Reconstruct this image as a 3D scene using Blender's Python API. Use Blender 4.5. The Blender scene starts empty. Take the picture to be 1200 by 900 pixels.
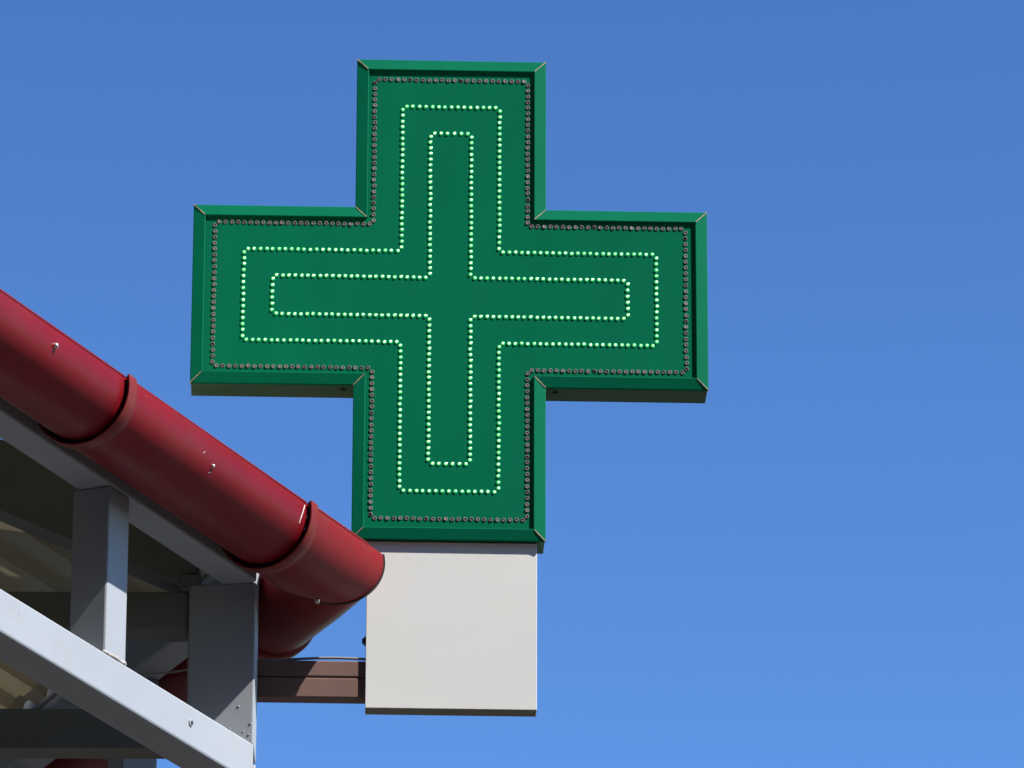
import bpy, bmesh, math, random
from mathutils import Vector, Matrix
random.seed(7)
D2R = math.radians
scene = bpy.context.scene
col = scene.collection

# ------------------------------------------------------------------ camera
F_PX = 7400.0                      # focal length in pixels of a 1200 x 900 frame
PITCH = D2R(21.0); ROLL = D2R(0.16)
cam_d = bpy.data.cameras.new("camera"); cam = bpy.data.objects.new("camera", cam_d); col.objects.link(cam)
CAMLOC = Vector((0, 0, 1.6))
CROT = Matrix.Rotation(math.pi/2 + PITCH, 3, 'X') @ Matrix.Rotation(ROLL, 3, 'Z')
cam.matrix_world = Matrix.Translation(CAMLOC) @ CROT.to_4x4()
cam_d.sensor_width = 36.0; cam_d.lens = F_PX*36.0/1200.0
cam_d.clip_start = 0.1; cam_d.clip_end = 6000.0
scene.camera = cam
scene.render.resolution_x = 1024; scene.render.resolution_y = 768

# ------------------------------------------------------------------ light
SUN_AZ = D2R(62.6)                 # to the right of the view axis, behind the camera
SUN_EL = D2R(48.0)
SUN_DIR = Vector((math.sin(SUN_AZ)*math.cos(SUN_EL), -math.cos(SUN_AZ)*math.cos(SUN_EL), math.sin(SUN_EL)))
w = bpy.data.worlds.new("World"); scene.world = w; w.use_nodes = True
nt = w.node_tree; nt.nodes.clear()
sky = nt.nodes.new('ShaderNodeTexSky'); sky.sky_type = 'NISHITA'; sky.sun_disc = False
sky.sun_elevation = SUN_EL
sky.sun_rotation = math.atan2(SUN_DIR.x, SUN_DIR.y)
sky.altitude = 600; sky.air_density = 1.0; sky.dust_density = 0.35; sky.ozone_density = 2.2
bg = nt.nodes.new('ShaderNodeBackground'); bg.inputs['Strength'].default_value = 0.05
out = nt.nodes.new('ShaderNodeOutputWorld')
gam = nt.nodes.new('ShaderNodeGamma'); gam.inputs['Gamma'].default_value = 1.7     # the photograph's deep, contrasty blue
nt.links.new(sky.outputs[0], gam.inputs[0]); 
sc = nt.nodes.new('ShaderNodeMix'); sc.data_type = 'RGBA'; sc.blend_type = 'MULTIPLY'; sc.inputs[0].default_value = 1.0
sc.inputs[7].default_value = (0.64, 0.705, 0.725, 1)
nt.links.new(gam.outputs[0], sc.inputs[6]); nt.links.new(sc.outputs[2], bg.inputs[0]); nt.links.new(bg.outputs[0], out.inputs[0])
sun_d = bpy.data.lights.new("sun", 'SUN'); sun_d.energy = 5.0; sun_d.angle = D2R(0.5); sun_d.color = (1.0, 0.955, 0.88)
sun = bpy.data.objects.new("sun", sun_d); col.objects.link(sun)
sun.rotation_euler = SUN_DIR.to_track_quat('Z', 'Y').to_euler(); sun.location = (20, -20, 30)
scene.view_settings.view_transform = 'Standard'; scene.view_settings.look = 'None'
scene.view_settings.gamma = 1.0; scene.view_settings.use_curve_mapping = False
scene.view_settings.exposure = 0.9

# ------------------------------------------------------------------ helpers
def ray(px, py):
    return CROT @ Vector(((px-600.0)/F_PX, -(py-450.0)/F_PX, -1.0))
def hit_y(px, py, y):
    d = ray(px, py); return CAMLOC + d*((y-CAMLOC.y)/d.y)
def hit_plane(px, py, p, n):
    d = ray(px, py); return CAMLOC + d*((p-CAMLOC).dot(n)/d.dot(n))

def tag(o, label=None, cat=None, group=None, kind=None):
    if label: o['label'] = label
    if cat: o['category'] = cat
    if group: o['group'] = group
    if kind: o['kind'] = kind
    return o
def thing(name, label, cat, loc=(0,0,0), rz=0.0, group=None):
    o = bpy.data.objects.new(name, None); col.objects.link(o); o.location = loc; o.rotation_euler = (0,0,rz)
    o.empty_display_size = 0.05
    return tag(o, label, cat, group)
def link_mesh(name, me, parent=None):
    o = bpy.data.objects.new(name, me); col.objects.link(o)
    if parent is not None: o.parent = parent
    return o
def finish(name, bm, mats, parent=None, smooth=False, bevel=0.0, seg=2):
    if bevel > 0:
        bmesh.ops.remove_doubles(bm, verts=bm.verts, dist=1e-5)
        es = [e for e in bm.edges if len(e.link_faces) == 2 and e.calc_face_angle(0) > D2R(25)]
        bmesh.ops.bevel(bm, geom=es, offset=bevel, segments=seg, affect='EDGES', profile=0.5, clamp_overlap=True)
    bmesh.ops.recalc_face_normals(bm, faces=bm.faces)
    me = bpy.data.meshes.new(name); bm.to_mesh(me); bm.free()
    if not isinstance(mats, (list, tuple)): mats = [mats]
    for m in mats: me.materials.append(m)
    if smooth:
        for p in me.polygons: p.use_smooth = True
        try: me.set_sharp_from_angle(angle=D2R(40 if not bevel else 50))
        except Exception: pass
    return link_mesh(name, me, parent)
def hexa(bm, pts):
    """eight points: four of one end, then the four matching ones of the other end"""
    v = [bm.verts.new(p) for p in pts]
    for f in ((0,1,2,3),(7,6,5,4),(0,4,5,1),(1,5,6,2),(2,6,7,3),(3,7,4,0)):
        bm.faces.new([v[i] for i in f])
def prism(bm, poly, vec):
    a = [bm.verts.new(p) for p in poly]; b = [bm.verts.new(Vector(p)+Vector(vec)) for p in poly]
    n = len(poly)
    bm.faces.new(a); bm.faces.new(b[::-1])
    for i in range(n): bm.faces.new([a[i], b[i], b[(i+1)%n], a[(i+1)%n]])
def box(bm, x0, x1, y0, y1, z0, z1):
    hexa(bm, [(x0,y0,z0),(x1,y0,z0),(x1,y1,z0),(x0,y1,z0),(x0,y0,z1),(x1,y0,z1),(x1,y1,z1),(x0,y1,z1)])
def lathe(bm, prof, n, axis=Vector((0,0,1)), org=Vector((0,0,0)), caps=True, matf=None):
    q = axis.to_track_quat('Z','Y').to_matrix(); rings = []
    for r, z in prof:
        rings.append([bm.verts.new(org + q @ Vector((r*math.cos(2*math.pi*i/n), r*math.sin(2*math.pi*i/n), z))) for i in range(n)])
    for k in range(len(rings)-1):
        for i in range(n):
            f = bm.faces.new([rings[k][i], rings[k][(i+1)%n], rings[k+1][(i+1)%n], rings[k+1][i]])
            if matf: f.material_index = matf(k)
    if caps:
        f = bm.faces.new(rings[-1]);
        if matf: f.material_index = matf(len(rings)-1)
        bm.faces.new(rings[0][::-1])
def cable_curve(bm, pts, r, n=8):
    rings = []
    for i, p in enumerate(pts):
        p = Vector(p); t = (Vector(pts[min(i+1,len(pts)-1)]) - Vector(pts[max(i-1,0)])).normalized()
        q = t.to_track_quat('Z','Y').to_matrix()
        rings.append([bm.verts.new(p + q @ Vector((r*math.cos(2*math.pi*k/n), r*math.sin(2*math.pi*k/n), 0))) for k in range(n)])
    for a, b in zip(rings, rings[1:]):
        for k in range(n): bm.faces.new([a[k], a[(k+1)%n], b[(k+1)%n], b[k]])
    bm.faces.new(rings[0][::-1]); bm.faces.new(rings[-1])

# ------------------------------------------------------------------ materials
def paint(name, c, rough=0.45, var=0.12, vscale=6.0, bump=0.03, bscale=40.0, dirt=None, dirt_amt=0.0, dirt_scale=9.0,
          specks=0.0, speck_col=(0.22,0.10,0.05), spec=0.5, metallic=0.0, coat=0.0, stretch=(1,1,1)):
    m = bpy.data.materials.new(name); m.use_nodes = True; n = m.node_tree.nodes; l = m.node_tree.links
    b = n['Principled BSDF']
    tc = n.new('ShaderNodeTexCoord'); mp = n.new('ShaderNodeMapping'); mp.inputs['Scale'].default_value = stretch
    l.new(tc.outputs['Object'], mp.inputs[0]); v = mp.outputs[0]
    n1 = n.new('ShaderNodeTexNoise'); n1.inputs['Scale'].default_value = vscale; n1.inputs['Detail'].default_value = 5; l.new(v, n1.inputs['Vector'])
    r1 = n.new('ShaderNodeMapRange'); r1.inputs[1].default_value = 0.3; r1.inputs[2].default_value = 0.7
    r1.inputs[3].default_value = 1.0-var; r1.inputs[4].default_value = 1.0+var*0.6
    l.new(n1.outputs[0], r1.inputs[0])
    mul = n.new('ShaderNodeMix'); mul.data_type = 'RGBA'; mul.blend_type = 'MULTIPLY'; mul.inputs[0].default_value = 1.0
    mul.inputs[6].default_value = (*c, 1); l.new(r1.outputs[0], mul.inputs[7])
    cur = mul.outputs[2]
    if dirt is not None:
        n2 = n.new('ShaderNodeTexNoise'); n2.inputs['Scale'].default_value = dirt_scale; n2.inputs['Detail'].default_value = 8; n2.inputs['Roughness'].default_value = 0.65
        l.new(v, n2.inputs['Vector'])
        r2 = n.new('ShaderNodeMapRange'); r2.inputs[1].default_value = 0.48; r2.inputs[2].default_value = 0.72; r2.inputs[4].default_value = dirt_amt
        l.new(n2.outputs[0], r2.inputs[0])
        mx = n.new('ShaderNodeMix'); mx.data_type = 'RGBA'; l.new(r2.outputs[0], mx.inputs[0]); l.new(cur, mx.inputs[6]); mx.inputs[7].default_value = (*dirt, 1)
        cur = mx.outputs[2]
    if specks > 0:
        n3 = n.new('ShaderNodeTexNoise'); n3.inputs['Scale'].default_value = 170; n3.inputs['Detail'].default_value = 2; l.new(tc.outputs['Object'], n3.inputs['Vector'])
        n4 = n.new('ShaderNodeTexNoise'); n4.inputs['Scale'].default_value = 9; l.new(tc.outputs['Object'], n4.inputs['Vector'])
        ad = n.new('ShaderNodeMath'); ad.operation = 'ADD'; l.new(n3.outputs[0], ad.inputs[0]); l.new(n4.outputs[0], ad.inputs[1])
        r3 = n.new('ShaderNodeMapRange'); r3.inputs[1].default_value = 1.34; r3.inputs[2].default_value = 1.38; r3.inputs[4].default_value = specks
        l.new(ad.outputs[0], r3.inputs[0])
        mx = n.new('ShaderNodeMix'); mx.data_type = 'RGBA'; l.new(r3.outputs[0], mx.inputs[0]); l.new(cur, mx.inputs[6]); mx.inputs[7].default_value = (*speck_col, 1)
        cur = mx.outputs[2]
    l.new(cur, b.inputs['Base Color'])
    rr = n.new('ShaderNodeMapRange'); rr.inputs[3].default_value = max(0.05, rough-0.1); rr.inputs[4].default_value = min(1, rough+0.12); l.new(n1.outputs[0], rr.inputs[0])
    l.new(rr.outputs[0], b.inputs['Roughness'])
    b.inputs['Metallic'].default_value = metallic; b.inputs['Specular IOR Level'].default_value = spec
    b.inputs['Coat Weight'].default_value = coat
    if bump > 0:
        nb = n.new('ShaderNodeTexNoise'); nb.inputs['Scale'].default_value = bscale; nb.inputs['Detail'].default_value = 4; l.new(v, nb.inputs['Vector'])
        bp = n.new('ShaderNodeBump'); bp.inputs['Strength'].default_value = bump; bp.inputs['Distance'].default_value = 0.01
        l.new(nb.outputs[0], bp.inputs['Height']); l.new(bp.outputs[0], b.inputs['Normal'])
    return m
def emit(name, c, strength, base):
    m = bpy.data.materials.new(name); m.use_nodes = True; b = m.node_tree.nodes['Principled BSDF']
    b.inputs['Base Color'].default_value = (*base, 1); b.inputs['Roughness'].default_value = 0.25
    b.inputs['Emission Color'].default_value = (*c, 1); b.inputs['Emission Strength'].default_value = strength
    return m

M_green = paint("green_panel", (0.0001, 0.126, 0.060), 0.6, 0.08, 3.0, 0.012, 9.0, dirt=(0.0015,0.112,0.060), dirt_amt=0.75, dirt_scale=4, spec=0.03, stretch=(3.5,1,0.8))
M_frame = paint("green_frame", (0.0003, 0.136, 0.068), 0.55, 0.06, 5.0, 0.012, 14.0, dirt=(0.001,0.09,0.047), dirt_amt=0.3, spec=0.04)
M_case  = paint("green_casing", (0.025, 0.105, 0.040), 0.55, 0.25, 9.0, 0.03, 30.0, dirt=(0.09,0.09,0.05), dirt_amt=0.4, stretch=(1,1,3))
M_seam  = paint("bare_mitre", (0.42, 0.30, 0.21), 0.6, 0.5, 60.0, 0.05, 90.0, dirt=(0.03,0.03,0.02), dirt_amt=0.9, dirt_scale=45)
M_box   = paint("white_box_paint", (0.605, 0.605, 0.585), 0.55, 0.035, 3.0, 0.01, 6.0, dirt=(0.57,0.56,0.53), dirt_amt=0.35, dirt_scale=4, spec=0.35)
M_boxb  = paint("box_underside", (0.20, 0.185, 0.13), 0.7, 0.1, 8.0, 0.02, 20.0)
M_steel = paint("grey_white_steel", (0.292, 0.315, 0.350), 0.55, 0.05, 5.0, 0.02, 22.0, dirt=(0.262,0.268,0.275), dirt_amt=0.35, dirt_scale=11, specks=0.8, spec=0.25)
M_dark  = paint("dim_grey_steel", (0.13, 0.133, 0.128), 0.6, 0.1, 6.0, 0.03, 22.0, dirt=(0.10,0.09,0.07), dirt_amt=0.5, dirt_scale=9)
M_red   = paint("red_gutter_paint", (0.172, 0.0045, 0.0085), 0.42, 0.12, 5.0, 0.10, 7.0, dirt=(0.150,0.022,0.020), dirt_amt=0.6, dirt_scale=6, spec=0.16, specks=0.35, speck_col=(0.22,0.12,0.10))
M_redl  = paint("red_collar_paint", (0.17, 0.016, 0.014), 0.42, 0.12, 9.0, 0.03, 20.0, dirt=(0.15,0.04,0.028), dirt_amt=0.5, spec=0.2)
M_red2  = paint("faded_red_gutter_paint", (0.180, 0.009, 0.012), 0.46, 0.16, 7.0, 0.12, 9.0, dirt=(0.155,0.036,0.032), dirt_amt=0.5, dirt_scale=10, spec=0.15, specks=0.3, speck_col=(0.20,0.13,0.11))
M_rubber= paint("black_seal", (0.012, 0.011, 0.011), 0.7, 0.2, 30.0, 0.0)
M_metal = paint("rivet_metal", (0.62, 0.60, 0.57), 0.3, 0.15, 80.0, 0.0, metallic=0.8)
M_brown = paint("brown_arm_paint", (0.165, 0.098, 0.084), 0.6, 0.10, 10.0, 0.02, 30.0, dirt=(0.14,0.08,0.065), dirt_amt=0.4, spec=0.15)
M_sheet = paint("beige_roof_sheet", (0.42, 0.37, 0.25), 0.6, 0.12, 4.0, 0.03, 12.0, dirt=(0.30,0.24,0.14), dirt_amt=0.5, dirt_scale=6)
def translucent(m, f):                          # thin plastic sheet: part of the light comes through
    n = m.node_tree.nodes; l = m.node_tree.links; b = n['Principled BSDF']; o = [q for q in n if q.type == 'OUTPUT_MATERIAL'][0]
    t = n.new('ShaderNodeBsdfTranslucent'); mx = n.new('ShaderNodeMixShader'); mx.inputs[0].default_value = f
    t.inputs[0].default_value = (0.55, 0.47, 0.28, 1)
    l.new(b.outputs[0], mx.inputs[1]); l.new(t.outputs[0], mx.inputs[2]); l.new(mx.outputs[0], o.inputs[0])
translucent(M_sheet, 0.045)
M_cable = paint("grey_cable", (0.26, 0.25, 0.24), 0.5, 0.1, 40.0, 0.0)
M_black = paint("black_plastic", (0.02, 0.02, 0.022), 0.45, 0.1, 40.0, 0.0)
M_rust  = paint("rusty_weld", (0.50, 0.48, 0.45), 0.6, 0.3, 70.0, 0.15, 120.0, dirt=(0.20,0.09,0.04), dirt_amt=0.8, dirt_scale=70)
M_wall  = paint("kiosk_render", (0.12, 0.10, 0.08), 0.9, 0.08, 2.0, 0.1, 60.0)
M_ground= paint("pale_paving", (0.052, 0.048, 0.041), 0.9, 0.15, 1.5, 0.1, 30.0)
M_ledc  = emit("led_core", (0.56, 1.0, 0.42), 0.74, (0.25, 0.5, 0.25))
M_ledc2 = emit("led_core_dim", (0.45, 1.0, 0.36), 0.52, (0.22, 0.45, 0.22))
M_ledc3 = emit("led_core_bright", (0.66, 1.0, 0.52), 0.95, (0.25, 0.5, 0.25))
M_ledg  = emit("led_lens", (0.03, 0.75, 0.24), 0.24, (0.02, 0.30, 0.10))
M_offr  = paint("unlit_led_lens", (0.125, 0.125, 0.115), 0.7, 0.1, 200.0, 0.0)
M_offc  = paint("unlit_led_core", (0.075, 0.066, 0.064), 0.6, 0.2, 200.0, 0.0)
M_ledb  = paint("led_collar", (0.004, 0.05, 0.028), 0.5, 0.1, 50.0, 0.0)

# ------------------------------------------------------------------ ground
bm = bmesh.new(); v = [bm.verts.new(p) for p in ((-3000,-3000,0),(3000,-3000,0),(3000,3000,0),(-3000,3000,0))]; bm.faces.new(v)
g = finish("ground", bm, M_ground); tag(g, "pale paved ground below the canopy", kind='structure')

# ------------------------------------------------------------------ layout planes
A = D2R(24.7)                                   # each eave runs this far off the view axis
DEPTH = 9.79
s0 = ray(527.5, 348.0); C = CAMLOC + s0*DEPTH   # centre of the cross
PSI = D2R(1.95)
YS = C.y
YC = YS - 0.11                                  # front of the corner post
YM = YC + 0.05                                  # the two eaves mirror about this plane
G = [Vector((-math.sin(A), -math.cos(A), 0)), Vector((-math.sin(A), math.cos(A), 0))]      # along the eaves, away from the corner
N = [Vector((math.cos(A), -math.sin(A), 0)), Vector((math.cos(A), math.sin(A), 0))]        # outward
R = hit_y(299.0, 800.0, YC)                     # right front edge of the corner post
XR = R.x
CORN = [Vector((XR, YC, 0)), Vector((XR, 2*YM-YC, 0))]
S = 0.063                                       # square tube size
def fp(k, t, u, z):                             # along eave k, outward u from the face of its truss
    p = CORN[k] + G[k]*t + N[k]*u; return Vector((p.x, p.y, z))
zTB = hit_y(298.0, 682.0, YC).z                 # underside of top chord
zLT = hit_y(297.0, 872.0, YC).z                 # top of lower chord
zLB = zLT - S
RUN = 3.0

# ------------------------------------------------------------------ canopy frame
frame = thing("canopy_frame", "pale grey welded steel truss frame carrying the eave with the red gutter", "steel frame", (XR-0.05, YM, zLB))
FI = Matrix.Translation(frame.location).inverted()
def fin_w(name, bm, mats, root, **kw):          # geometry given in world coordinates, put under a root Empty without rotation
    bm.transform(Matrix.Translation(-Vector(root.location))); return finish(name, bm, mats, root, **kw)
def chord(k, z0, z1, name, u0=-S, u1=0.0):
    bm = bmesh.new()
    def endpt(u):                               # where this edge line meets the vertical plane x = XR
        t = u*math.cos(A)/math.sin(A); return t
    a = [fp(k, endpt(u0), u0, z0), fp(k, endpt(u1), u1, z0), fp(k, endpt(u1), u1, z1), fp(k, endpt(u0), u0, z1)]
    # inner edge is cut at the mirror plane so the two chords do not cross
    for i, p in enumerate(a):
        if (k == 0 and p.y > YM-0.001) or (k == 1 and p.y < YM+0.001):
            u = u0 if i in (0, 3) else u1
            yy = YM-0.001 if k == 0 else YM+0.001
            base = CORN[k] + N[k]*u; t = (yy-base.y)/G[k].y; q = base + G[k]*t
            a[i] = Vector((min(q.x, XR), yy, p.z))
    b = [fp(k, RUN, u0, z0), fp(k, RUN, u1, z0), fp(k, RUN, u1, z1), fp(k, RUN, u0, z1)]
    hexa(bm, [*a, *b]); return fin_w(name, bm, M_steel, frame, bevel=0.0035)
POST_T = 0.405
for k in (0, 1):
    chord(k, zTB, zTB+S, "top_chord", -0.054, 0.0)
    lc = chord(k, zLB, zLT, "bottom_chord")
    chord(k, zTB+S+0.001, zTB+S+0.07, "eave_purlin", -S+0.004, -0.006)
    for i in range(5):
        t = POST_T + i*0.56
        bm = bmesh.new(); d = 0.0012
        hexa(bm, [fp(k,t,-S+d,zLT), fp(k,t,-d,zLT), fp(k,t+S,-d,zLT), fp(k,t+S,-S+d,zLT),
                  fp(k,t,-S+d,zTB), fp(k,t,-d,zTB), fp(k,t+S,-d,zTB), fp(k,t+S,-S+d,zTB)])
        po = fin_w("post", bm, M_steel, frame, bevel=0.0035)
        # weld beads round the foot
        bm = bmesh.new()
        pts = [fp(k,t-0.001,-0.004,zLT+0.001), fp(k,t+0.003,-0.001,zLT+0.002), fp(k,t+S-0.003,-0.001,zLT+0.002), fp(k,t+S+0.002,-0.004,zLT+0.0015)]
        path = []
        for a_, b_ in zip(pts, pts[1:]):
            for q in range(6): path.append(a_.lerp(b_, q/6) + Vector((random.uniform(-1,1), random.uniform(-1,1), random.uniform(-1,1)))*0.0009)
        cable_curve(bm, path, 0.0022, 6); fin_w("weld_bead", bm, M_rust, frame, smooth=True)
# corner post: front face turned a little to the left
TH = D2R(9.0); WP = 0.104
L = Vector((XR - WP*math.cos(TH), YC + WP*math.sin(TH), 0))
bm = bmesh.new()
poly = [(XR-0.001, YC+0.001, zLT-0.0005), (XR-0.001, 2*YM-YC-0.001, zLT-0.0005), (L.x, 2*YM-L.y, zLT-0.0005), (L.x, L.y, zLT-0.0005)]
prism(bm, poly, (0,0,zTB-zLT+0.001)); corner_post = fin_w("corner_post", bm, M_steel, frame, bevel=0.003)
# folded stiffening edge and paint specks beside the lit corner
for (px, py, r) in ((279.5,828.0,0.0022),(269,854,0.0016),(293.5,848,0.0018),(291.5,861,0.0018),(285,857,0.0012)):
    nn = Vector((-math.sin(TH), -math.cos(TH), 0)); p = hit_plane(px, py, Vector((XR-0.001, YC+0.001, 0)), nn)
    bm = bmesh.new(); lathe(bm, [(r*1.1,-0.0005),(r,0.0006),(r*0.5,0.0012)], 8, nn, p); fin_w("weld_spatter", bm, M_steel, frame, smooth=True)
# screw in the face of the bottom chord
p = hit_plane(223.0, 847.0, CORN[0], N[0]); p = p + N[0]*0.0005
bm = bmesh.new(); lathe(bm, [(0.0058,-0.001),(0.0055,0.0012),(0.004,0.002)], 12, N[0], p); fin_w("screw_head", bm, M_steel, frame, smooth=True)
bm = bmesh.new(); lathe(bm, [(0.0032,0.0012),(0.003,0.003)], 10, N[0], p); fin_w("screw_slot", bm, M_black, frame)

# hip rafter in the mirror plane, rising to the left
def hipline(px, py, y): return hit_y(px, py, y)
YH = YM - 0.03
h0 = hipline(222, 690, YH); h1 = hipline(2, 598, YH); hs = (h1.z-h0.z)/(h1.x-h0.x)     # dz/dx
HT = 0.114
def hz(x): return h0.z + hs*(x-h0.x)
KX = XR - 1.25
bm = bmesh.new(); xa, xb = L.x+0.012, KX+0.02
hexa(bm, [(xa,YH,hz(xa)),(xa,YH+0.06,hz(xa)),(xa,YH+0.06,hz(xa)+HT),(xa,YH,hz(xa)+HT),
          (xb,YH,hz(xb)),(xb,YH+0.06,hz(xb)),(xb,YH+0.06,hz(xb)+HT),(xb,YH,hz(xb)+HT)])
fin_w("hip_rafter", bm, M_dark, frame, bevel=0.003)
# bracket cleat where the rafter lands on the corner post
bm = bmesh.new(); box(bm, L.x-0.012, L.x+0.018, YH-0.004, YH-0.0005, hz(L.x)-0.004, hz(L.x)+0.022); fin_w("cleat", bm, M_dark, frame, bevel=0.0015)
# tie beams
z1 = hit_y(150, 692.5, YH).z; z2 = hit_y(60, 829.5, YH).z
for z in (z1, z2):
    bm = bmesh.new(); box(bm, KX+0.02, L.x-0.0005, YH+0.001, YH+0.059, z-0.062, z); fin_w("tie_beam", bm, M_dark, frame, bevel=0.0035)

# ------------------------------------------------------------------ canopy roof (two slopes of ribbed sheet)
roof = thing("canopy_roof", "beige ribbed metal roof sheets seen from below above the steel truss", "roof", (XR-0.05, YM, zTB+0.1))
SL = -hs/math.cos(A)                            # rise per metre inward
zhip_top = hz(XR-0.3) + HT
inward_at = lambda x: (x - (XR + (YM-YC)*math.tan(A)))*-math.cos(A)
zE1 = zhip_top + 0.085 - SL*inward_at(XR-0.3)   # height of slope 1 above the truss face
zE2 = zhip_top - 0.030 - SL*inward_at(XR-0.3)   # slope 2 tucks under at the hip
OVER = 0.03
def roof_slope(k, zE, d0=0.0):
    xcor = XR + (YM-YC)*math.tan(A)
    E0 = Vector((xcor + OVER/math.cos(A), YM, 0))
    tanb = math.tan(math.pi/2 - A)
    pitch = 0.115; prof = [(0,0),(0.030,0),(0.045,0.020),(0.085,0.020),(0.100,0)]
    ts = []
    i = 0
    while i*pitch < RUN:
        for a_, h in prof: ts.append((0.012 + i*pitch + a_, h))
        i += 1
    per = 5*5
    for s in range(0, len(ts)-1, per):
        seg = ts[s:s+per+1]
        if len(seg) < 2: continue
        bm = bmesh.new(); rows = []
        for t, h in seg:
            dmax = min(1.3, t*tanb)
            row = []
            for q in range(3):
                d = d0 + max(0.001, dmax-d0)*q/2
                p = E0 + G[k]*t - N[k]*d
                row.append(bm.verts.new((p.x, p.y, zE + SL*(d-OVER) + h)))
            rows.append(row)
        for a_, b_ in zip(rows, rows[1:]):
            for q in range(2):
                bm.faces.new([a_[q], b_[q], b_[q+1], a_[q+1]])
        o = fin_w("roof_sheet", bm, M_sheet, roof)
        
roof_slope(0, zE1); roof_slope(1, zE2, OVER+S+0.006)

# ------------------------------------------------------------------ kiosk body added out of view: carries the canopy, keeps light off the steel
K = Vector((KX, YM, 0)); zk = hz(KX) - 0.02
kiosk = thing("kiosk", "plain unseen kiosk body added under the canopy to darken the steel", "building", (KX-1.5, YM, 0))
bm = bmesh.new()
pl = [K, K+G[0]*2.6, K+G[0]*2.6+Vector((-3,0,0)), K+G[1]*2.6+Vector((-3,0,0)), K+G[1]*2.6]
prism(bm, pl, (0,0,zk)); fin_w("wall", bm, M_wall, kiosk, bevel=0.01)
for k in (0,1):
    for tt in (0.7, 1.7):
        bm = bmesh.new(); a_ = K+G[k]*tt+N[k]*0.004
        hexa(bm, [a_+Vector((0,0,0.9)), a_+G[k]*0.7+Vector((0,0,0.9)), a_+G[k]*0.7+N[k]*0.03+Vector((0,0,0.9)), a_+N[k]*0.03+Vector((0,0,0.9)),
                  a_+Vector((0,0,2.3)), a_+G[k]*0.7+Vector((0,0,2.3)), a_+G[k]*0.7+N[k]*0.03+Vector((0,0,2.3)), a_+N[k]*0.03+Vector((0,0,2.3))])
        fin_w("window", bm, M_black, kiosk, bevel=0.004)

# ------------------------------------------------------------------ houses added unseen to keep sky light off the steel (behind and beside the camera)
M_brick = paint("dark_brick", (0.045, 0.041, 0.040), 0.9, 0.2, 1.2, 0.1, 30.0)
M_tile  = paint("roof_tile", (0.07, 0.05, 0.045), 0.85, 0.2, 3.0, 0.1, 20.0)
def sky_blocker_house(x0, x1, y0, y1, h, face, label):
    root = thing("sky_blocker_house", label, "building", ((x0+x1)/2, (y0+y1)/2, 0), group="added sky-blocking houses")
    bm = bmesh.new(); box(bm, x0, x1, y0, y1, 0, h); fin_w("wall", bm, M_brick, root)
    bm = bmesh.new(); e = 0.35
    if face == 'y':
        ym = (y0+y1)/2; poly = [(x0-e, y0-e, h+0.01), (x0-e, y1+e, h+0.01), (x0-e, ym, h+2.4)]; prism(bm, poly, (x1-x0+2*e, 0, 0))
    else:
        xm = (x0+x1)/2; poly = [(x0-e, y0-e, h+0.01), (x1+e, y0-e, h+0.01), (xm, y0-e, h+2.4)]; prism(bm, poly, (0, y1-y0+2*e, 0))
    fin_w("roof", bm, M_tile, root)
    ln = (x1-x0) if face == 'y' else (y1-y0)
    for st in range(int(h//3)):
        for i in range(int(ln//2.4)):
            c_ = 1.2 + i*2.4; z_ = 0.9 + st*3.0
            bm = bmesh.new()
            if face == 'y': box(bm, x0+c_-0.5, x0+c_+0.5, y1+0.003, y1+0.05, z_, z_+1.4)
            else: box(bm, x1+0.003, x1+0.05, y0+c_-0.5, y0+c_+0.5, z_, z_+1.4)
            fin_w("window", bm, M_black, root)
for i, (x0, x1, h, lb_) in enumerate(((-26,-15,13.5,"tall unseen brick house added at the far end to block sky light"), (-14.9,-4,12.5,"unseen brick house added in the middle to block sky light"),
                                     (-3.9,7,13,"unseen brick house added facing the sign to block sky light"), (7.1,18,12,"lower unseen brick house added at the right end to block sky light"))):
    sky_blocker_house(x0, x1, -12, -3, h+2, 'y', lb_)
for (y0, y1, h, lb_) in ((-3, 6.5, 13, "unseen brick house added on the left, near side, to block sky light"), (6.6, 16, 12.5, "unseen brick house added on the left, far side, to block sky light")):
    sky_blocker_house(-18, -9, y0, y1, h+2, 'x', lb_)

# ------------------------------------------------------------------ red rain gutter, two runs meeting at the corner
RG = 0.0732; TH0 = D2R(12)
tip = hit_y(449.0, 650.0, YM)                   # outer rim at the mitre
gz = tip.z - RG*math.sin(TH0)
xcor = XR + (YM-YC)*math.tan(A)
u_rim = (tip.x - xcor)*math.cos(A)
u0g = u_rim - RG*math.cos(TH0)                  # axis distance from the truss face
gut = thing("rain_gutter", "glossy dark red half-round gutter running round the canopy corner with socket joints", "gutter", (tip.x-0.1, YM, gz))
RM = 0.0655                                     # the corner piece narrows to this at the mitre
def gpt(k, t, r, th):                           # t measured along the eave from the mirror plane, mitred
    r -= RG-RM
    u = u0g + (RG-RM)*math.cos(TH0) + r*math.cos(th); z = gz + (RG-RM)*math.sin(TH0) + r*math.sin(th)
    base = Vector((xcor + u/math.cos(A), YM, 0))
    p = base + G[k]*t; return Vector((p.x, p.y, z))
def gpt_sq(k, t, r, th):                        # square cross-section at distance t of the axis
    u = u0g + r*math.cos(th); z = gz + r*math.sin(th)
    base = Vector((xcor + u0g/math.cos(A), YM, 0)) + G[k]*t + N[k]*(u-u0g)
    return Vector((base.x, base.y, z))
NA = 40
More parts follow.
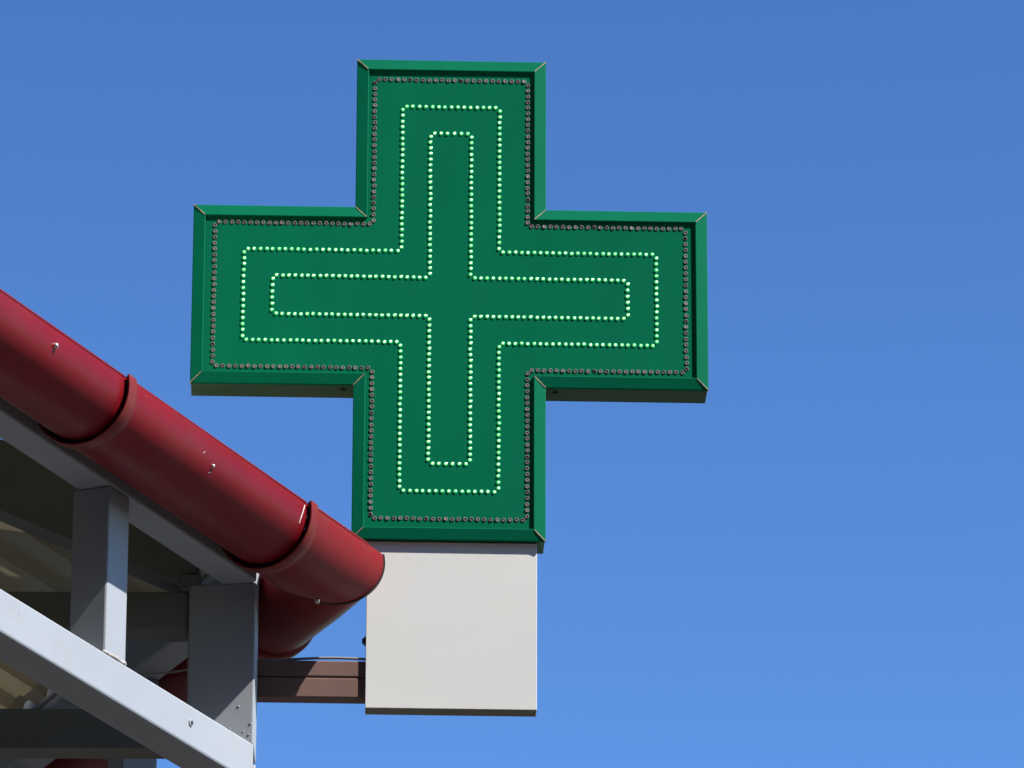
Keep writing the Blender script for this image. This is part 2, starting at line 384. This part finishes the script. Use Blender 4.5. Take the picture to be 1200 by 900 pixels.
def trough(k, stations, name, mat, mitre_first=False, thick=0.0022, mitre_t=0.001):
    """stations: list of (t, radius)"""
    bm = bmesh.new(); rings = []
    for i, (t, r) in enumerate(stations):
        fn = gpt if (mitre_first and i == 0) else gpt_sq
        o_ = []; i_ = []
        for j in range(NA+1):
            th = TH0 - (math.pi + 2*TH0)*j/NA
            o_.append(bm.verts.new(fn(k, t, r, th))); i_.append(bm.verts.new(fn(k, t, r-thick, th)))
        rings.append((o_, i_))
    for (oa, ia), (ob, ib) in zip(rings, rings[1:]):
        for j in range(NA):
            bm.faces.new([oa[j], oa[j+1], ob[j+1], ob[j]]); bm.faces.new([ia[j], ib[j], ib[j+1], ia[j+1]])
        for j in (0, NA):
            bm.faces.new([oa[j], ob[j], ib[j], ia[j]])
    for o_, i_ in (rings[0], rings[-1]):
        for j in range(NA): bm.faces.new([o_[j], i_[j], i_[j+1], o_[j+1]])
    return fin_w(name, bm, mat, gut, smooth=True)
# joint positions along the axis from picture positions of the sockets on the lower rim line
axis0 = Vector((xcor + u0g/math.cos(A), YM, gz))
def t_at(k, px, py):                            # distance along eave k where the outer rim line passes nearest this pixel column
    best = min((i*0.002 for i in range(1500)), key=lambda t: abs(proj(gpt_sq(k, t, RG, TH0))[0]-px))
    return best
def proj(p):
    q = CROT.transposed() @ (p-CAMLOC); return (600+F_PX*q.x/-q.z, 450-F_PX*q.y/-q.z)
J2 = t_at(0, 361, 592); J1 = t_at(0, 149, 445)
def socket(t, r=RG):
    return [(t, r), (t+0.012, r+0.001), (t+0.017, r+0.0042), (t+0.034, r+0.0048), (t+0.036, r+0.0048)]
def end_ring(k, t, ro):                             # black seal showing in the mouth of the socket
    bm = bmesh.new(); rings = []
    for tt, r in ((t, ro), (t+0.004, ro), (t+0.004, RG-0.006), (t, RG-0.006)):
        rings.append([bm.verts.new(gpt_sq(k, tt, r, TH0-(math.pi+2*TH0)*j/NA)) for j in range(NA+1)])
    for q in range(4):
        a_, b_ = rings[q], rings[(q+1)%4]
        for j in range(NA): bm.faces.new([a_[j], a_[j+1], b_[j+1], b_[j]])
    return fin_w("joint_seal", bm, M_rubber, gut, smooth=True)
for k in (0, 1):
    j2 = J2 - 0.036 if k == 0 else J2 - 0.005
    j1 = J1 - 0.036 if k == 0 else J1 + 0.02
    trough(k, [(0.0006, RG)] + [(0.08, RG)] + socket(j2), "corner_trough", M_red2, mitre_first=True)
    trough(k, [(j2+0.028, RG-0.003)] + [(j2+0.08, RG-0.003), (j2+0.1, RG-0.003), (j1-0.01, RG-0.002)] + socket(j1, RG-0.002), "trough", M_red)
    trough(k, [(j1+0.028, RG-0.0045), (j1+0.2, RG-0.0045), (RUN, RG-0.0045)], "trough", M_red)
    end_ring(k, j2+0.024, RG+0.0021); end_ring(k, j1+0.024, RG+0.0001)
    for jj, r_ in ((j2, RG), (j1, RG-0.002)):
        trough(k, [(jj+0.010, r_+0.0022), (jj+0.0125, r_+0.0052), (jj+0.018, r_+0.0066), (jj+0.034, r_+0.0068), (jj+0.038, r_+0.0062)], "joint_collar", M_redl, thick=0.0018)
    # rolled bead on the outer rim
    for (ta, tb, rr) in ((0.02, j2+0.03, RG), (j2+0.036, j1+0.03, RG-0.003), (j1+0.036, RUN, RG-0.0045)):
        bm = bmesh.new(); pts = [gpt_sq(k, ta+(tb-ta)*q/12, rr-0.0012, TH0) for q in range(13)]
        cable_curve(bm, pts, 0.0026, 8); fin_w("rim_bead", bm, M_red, gut, smooth=True)
# mitre lap strip at the corner
bm = bmesh.new(); rings = []
for (t, r) in ((-0.0, RG+0.0015), (0.005, RG+0.0018)):
    pass
rings = [[bm.verts.new(gpt(0, 0.0, RG+0.0016, TH0-(math.pi+2*TH0)*j/NA) + Vector((0, dy, 0))) for j in range(NA+1)] for dy in (-0.0022, 0.0022)]
inner = [[bm.verts.new(gpt(0, 0.0, RG-0.002, TH0-(math.pi+2*TH0)*j/NA) + Vector((0, dy, 0))) for j in range(NA+1)] for dy in (0.0022, -0.0022)]
allr = rings + inner
for q in range(4):
    a_, b_ = allr[q], allr[(q+1)%4]
    for j in range(NA): bm.faces.new([a_[j], a_[j+1], b_[j+1], b_[j]])
fin_w("mitre_seam", bm, M_rubber, gut, smooth=True)
# rivets
def rivet_at(px, py, r=0.0038):
    # nearest point of gutter run 1 under this pixel
    d = ray(px, py).normalized(); ax = G[0]; best = None
    o = CAMLOC - axis0; a_ = d - ax*d.dot(ax); b_ = o - ax*o.dot(ax)
    qa = a_.dot(a_); qb = 2*a_.dot(b_); qc = b_.dot(b_) - (RG-0.002)**2
    disc = qb*qb - 4*qa*qc
    if disc < 0: return
    s = (-qb - math.sqrt(disc))/(2*qa); p = CAMLOC + d*s
    q = p - axis0; nrm = (q - ax*q.dot(ax)).normalized()
    bm = bmesh.new(); lathe(bm, [(r,-0.004),(r,0.0006),(r*0.8,0.0022),(r*0.35,0.003)], 12, nrm, p); fin_w("rivet", bm, M_metal, gut, smooth=True)
def gut_hit(px, py, rad):
    d = ray(px, py).normalized(); ax = G[0]; o = CAMLOC - axis0; a_ = d - ax*d.dot(ax); b_ = o - ax*o.dot(ax)
    qa = a_.dot(a_); qb = 2*a_.dot(b_); qc = b_.dot(b_) - rad**2; disc = max(0, qb*qb - 4*qa*qc)
    return CAMLOC + d*((-qb - math.sqrt(disc))/(2*qa))
for line, rr in ((((357,592),(355.5,598),(352.5,607),(350.5,613)), 0.0009), (((360,604),(359,608)), 0.0009), (((358,618),(356.5,621)), 0.0009), (((238,531),(240,529)), 0.0006), (((244,554),(247,553.5)), 0.0006)):
    bm = bmesh.new(); cable_curve(bm, [gut_hit(px, py, RG-0.0028) for px, py in line], rr, 6); fin_w("paint_scratch", bm, M_box, gut)
rivet_at(66, 405); rivet_at(249.5, 546, 0.003); rivet_at(372, 705, 0.0036)

# ------------------------------------------------------------------ brown arm, cable, sign
sign = thing("pharmacy_cross_sign", "green pharmacy cross sign with two glowing rows of light dots", "cross sign", (C.x, C.y, C.z-0.4), PSI)
ZO = 0.4                                        # local z of the centre of the cross
HW = 0.4; AW = 0.1485
def cross_outline(hw, aw):
    return [(-aw,hw),(aw,hw),(aw,aw),(hw,aw),(hw,-aw),(aw,-aw),(aw,-hw),(-aw,-hw),(-aw,-aw),(-hw,-aw),(-hw,aw),(-aw,aw)]
def offset_cross(ins): return cross_outline(HW-ins, AW-ins)
# casing (sides and back)
bm = bmesh.new(); o_ = offset_cross(0.0012)
prism(bm, [(x, 0.0015, z+ZO) for x, z in o_], (0, 0.060, 0)); finish("casing", bm, M_case, sign, bevel=0.0012)
# face panel
bm = bmesh.new(); o_ = offset_cross(0.0165)
prism(bm, [(x, 0.0003, z+ZO) for x, z in o_], (0, 0.0008, 0)); finish("panel", bm, M_green, sign)
# twelve mitred frame strips
FW = 0.0188
prof = [(0.0, 0.0045), (0.0, 0.0006), (0.0010, -0.0002), (FW-0.0012, -0.0040), (FW-0.0003, -0.0037), (FW, -0.0030), (FW, 0.0002)]   # (inset, y)
oc = [offset_cross(i) for i, _ in prof]
for e in range(12):
    bm = bmesh.new(); rows = []
    a_ = Vector(oc[0][e]); b_ = Vector(oc[0][(e+1)%12]); dirv = (b_-a_).normalized()
    gap = 0.0007
    jit = random.uniform(-0.0003, 0.0003)
    for q, (ins, y) in enumerate(prof):
        p0 = Vector(oc[q][e]) + dirv*gap; p1 = Vector(oc[q][(e+1)%12]) - dirv*gap
        rows.append((bm.verts.new((p0.x, y+jit, p0.y+ZO)), bm.verts.new((p1.x, y-jit, p1.y+ZO))))
    for q in range(len(rows)-1): bm.faces.new([rows[q][0], rows[q][1], rows[q+1][1], rows[q+1][0]])
    bm.faces.new([rows[-1][0], rows[-1][1], rows[0][1], rows[0][0]])
    bm.faces.new([r_[0] for r_ in rows]); bm.faces.new([r_[1] for r_ in rows][::-1])
    finish("frame_strip", bm, M_frame, sign)
    # bare raw edge in the mitre joint at the strip's end
    bm = bmesh.new(); c0 = Vector(oc[0][(e+1)%12]); c1 = Vector(oc[3][(e+1)%12]); perp = Vector((-(c1-c0).y, (c1-c0).x)).normalized()*0.0010
    y0, y1 = 0.0000, -0.0034
    sh = -0.0012
    hexa(bm, [(c0.x-perp.x, y0+0.003, c0.y-perp.y+ZO), (c0.x+perp.x, y0+0.003, c0.y+perp.y+ZO), (c1.x+perp.x, y1+0.003, c1.y+perp.y+ZO), (c1.x-perp.x, y1+0.003, c1.y-perp.y+ZO),
              (c0.x-perp.x*0.6, y0+sh, c0.y-perp.y*0.6+ZO), (c0.x+perp.x*0.6, y0+sh, c0.y+perp.y*0.6+ZO), (c1.x+perp.x*0.6, y1+sh, c1.y+perp.y*0.6+ZO), (c1.x-perp.x*0.6, y1+sh, c1.y-perp.y*0.6+ZO)])
    finish("mitre_joint", bm, M_seam, sign)
# drain screws under the side arms
for sx in (-1, 1):
    bm = bmesh.new(); lathe(bm, [(0.0045,-0.001),(0.0045,0.001),(0.003,0.002)], 10, Vector((0,0,-1)), Vector((sx*(AW+0.016), 0.022, ZO-AW+0.0012)))
    finish("drain_screw", bm, M_rubber, sign, smooth=True)
# light dots
def led_mesh(name, mats, prof, cut):
    bm = bmesh.new(); lathe(bm, prof, 8, Vector((0,-1,0)), Vector((0,0,0)), matf=lambda k: 1 if k >= cut else 0)
    bmesh.ops.recalc_face_normals(bm, faces=bm.faces)
    me = bpy.data.meshes.new(name); bm.to_mesh(me); bm.free()
    for m in mats: me.materials.append(m)
    for p in me.polygons: p.use_smooth = True
    return me
me_lit = led_mesh("lit_led", [M_ledg, M_ledc], [(0.0034,-0.0008),(0.0033,0.0009),(0.0019,0.0019),(0.0010,0.0022)], 2)
me_off = led_mesh("unlit_led", [M_offr, M_offc], [(0.0037,-0.0008),(0.0036,0.0008),(0.0028,0.0013),(0.0018,0.0007)], 2)
variants = [me_lit]
for m_ in (M_ledc2, M_ledc3):
    c_ = me_lit.copy(); c_.materials[1] = m_; variants.append(c_)
def loop_points(hw, aw, pitch):
    o_ = cross_outline(hw, aw); pts = []
    for e in range(12):
        a_ = Vector(o_[e]); b_ = Vector(o_[(e+1)%12]); ln = (b_-a_).length; m = pitch*0.62
        n_ = max(2, round((ln-2*m)/pitch)+1)
        for i in range(n_):
            pts.append(a_.lerp(b_, (m + (ln-2*m)*i/(n_-1))/ln))
    return pts
def leds(pts, me, name, limit=10**9, off=0):
    rest = []
    for i, p in enumerate(pts):
        loc = Vector((p.x+random.gauss(0,0.00025), 0.0003, p.y+ZO+random.gauss(0,0.00025)))
        rot = Matrix.Rotation(random.gauss(0,0.10),4,'X') @ Matrix.Rotation(random.gauss(0,0.10),4,'Z')
        if i < limit:
            o = link_mesh(name, random.choice(variants) if me is me_lit else me, sign); o.matrix_local = Matrix.Translation(loc) @ rot
        else: rest.append(Matrix.Translation(loc) @ rot)
    return rest
off_pts = loop_points(HW-0.0340, AW-0.0285, 0.0099)
mid_pts = loop_points(HW-0.0795, 0.0760, 0.0097)
inn_pts = loop_points(HW-0.1245, 0.0320, 0.0097)
leds(off_pts, me_off, "unlit_led")
lit = mid_pts + inn_pts
rest = leds(lit, me_lit, "lit_led", 300)
if rest:
    bm = bmesh.new()
    for m_ in rest:
        t_ = bmesh.new(); t_.from_mesh(me_lit); t_.transform(m_)
        tmp = bpy.data.meshes.new("tmp"); t_.to_mesh(tmp); t_.free(); bm.from_mesh(tmp); bpy.data.meshes.remove(tmp)
    o = finish("lit_led_row", bm, [M_ledg, M_ledc], sign, smooth=True); tag(o, kind='stuff')

# blank white box below the cross
bz0 = -0.268
sbox = thing("sign_box", "blank white metal box hanging below the green cross", "sign box", (C.x, C.y, C.z-0.4+bz0), PSI)
hb = 0.1300; cx = 0.0056
bm = bmesh.new(); box(bm, cx-hb, cx+hb, 0.0085, 0.0105, 0, -bz0-0.0005); finish("front_panel", bm, M_box, sbox, bevel=0.0007)
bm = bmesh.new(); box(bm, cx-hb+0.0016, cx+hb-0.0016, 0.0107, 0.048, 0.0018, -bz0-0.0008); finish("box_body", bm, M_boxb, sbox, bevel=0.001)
for x0, x1, nm in ((cx-hb+0.0002, cx-hb+0.0014, "side_flange"), (cx+hb-0.0014, cx+hb-0.0002, "side_flange")):
    bm = bmesh.new(); box(bm, x0, x1, 0.0107, 0.048, 0.0003, -bz0-0.001); finish(nm, bm, M_box, sbox)
bm = bmesh.new(); lathe(bm, [(0.0075,0),(0.0075,0.003),(0.005,0.0032),(0.0042,0.006)], 12, Vector((-1,0,0)), Vector((cx-hb+0.0004, 0.026, 0.112)))
finish("cable_gland", bm, M_black, sbox, smooth=True)

def to_sign(p):                                 # world to sign-local (origin at cross foot)
    return Matrix.Rotation(-PSI,3,'Z') @ (p - sign.location)
xb0 = cx - hb + 0.0006
ya = 0.0152
p_top = hit_y(365, 775.5, YS+ya); p_mid = hit_y(365, 795, YS+ya); p_bot = hit_y(365, 819, YS+ya)
lt = p_top.z - sign.location.z; lm = p_mid.z - sign.location.z; lb = p_bot.z - sign.location.z
xl = to_sign(Vector((XR-0.06, YS, 0))).x
arm = thing("mounting_bracket", "brown double steel arm joining the white box to the canopy corner post", "bracket arm", (*sign.location.xy, sign.location.z+lb), PSI)
bm = bmesh.new(); box(bm, xl, xb0, ya, ya+0.030, lm-lb+0.0006, lt-lb); finish("upper_bar", bm, M_brown, arm, bevel=0.0022)
bm = bmesh.new(); box(bm, xl, xb0, ya, ya+0.030, 0, lm-lb-0.0006); finish("lower_bar", bm, M_brown, arm, bevel=0.0022)
# plate tying the arm to the back of the corner post
pb = to_sign(Vector((XR, 2*YM-YC, 0))).y
bm = bmesh.new(); box(bm, xl, xl+0.05, pb-0.002, ya+0.001, 0.004, lt-lb-0.004); finish("mounting_plate", bm, M_brown, arm, bevel=0.001)
# cable lying along the arm
bm = bmesh.new(); pts = []
for i in range(40):
    f = i/39; x = xl + (xb0+0.004-xl)*f
    pts.append((x, ya+0.006+0.004*math.sin(f*5), 0.0023 + 0.003*max(0, math.sin((f-0.35)*4.4)) ))
cable_curve(bm, pts, 0.0022, 8)
cab = finish("cable", bm, M_cable, None, smooth=True); cab.location = (*sign.location.xy, sign.location.z+lt); cab.rotation_euler = (0,0,PSI)
tag(cab, "thin grey cable lying along the brown arm into the white box", "cable")
# thin wire strung below the far eave
a_ = hit_y(150, 791, YM+0.16); b_ = hit_y(262, 774, YM+0.16)
bm = bmesh.new(); pts = []
for i in range(13):
    f = i/12; q = a_.lerp(b_, f); q.z -= 0.006*math.sin(f*math.pi); pts.append(q)
mid = a_.copy(); pts = [p - mid for p in pts]
cable_curve(bm, pts, 0.0016, 6); wo = finish("wire", bm, M_cable, None, smooth=True); wo.location = mid
tag(wo, "thin pale wire strung under the eave behind the corner post", "wire")
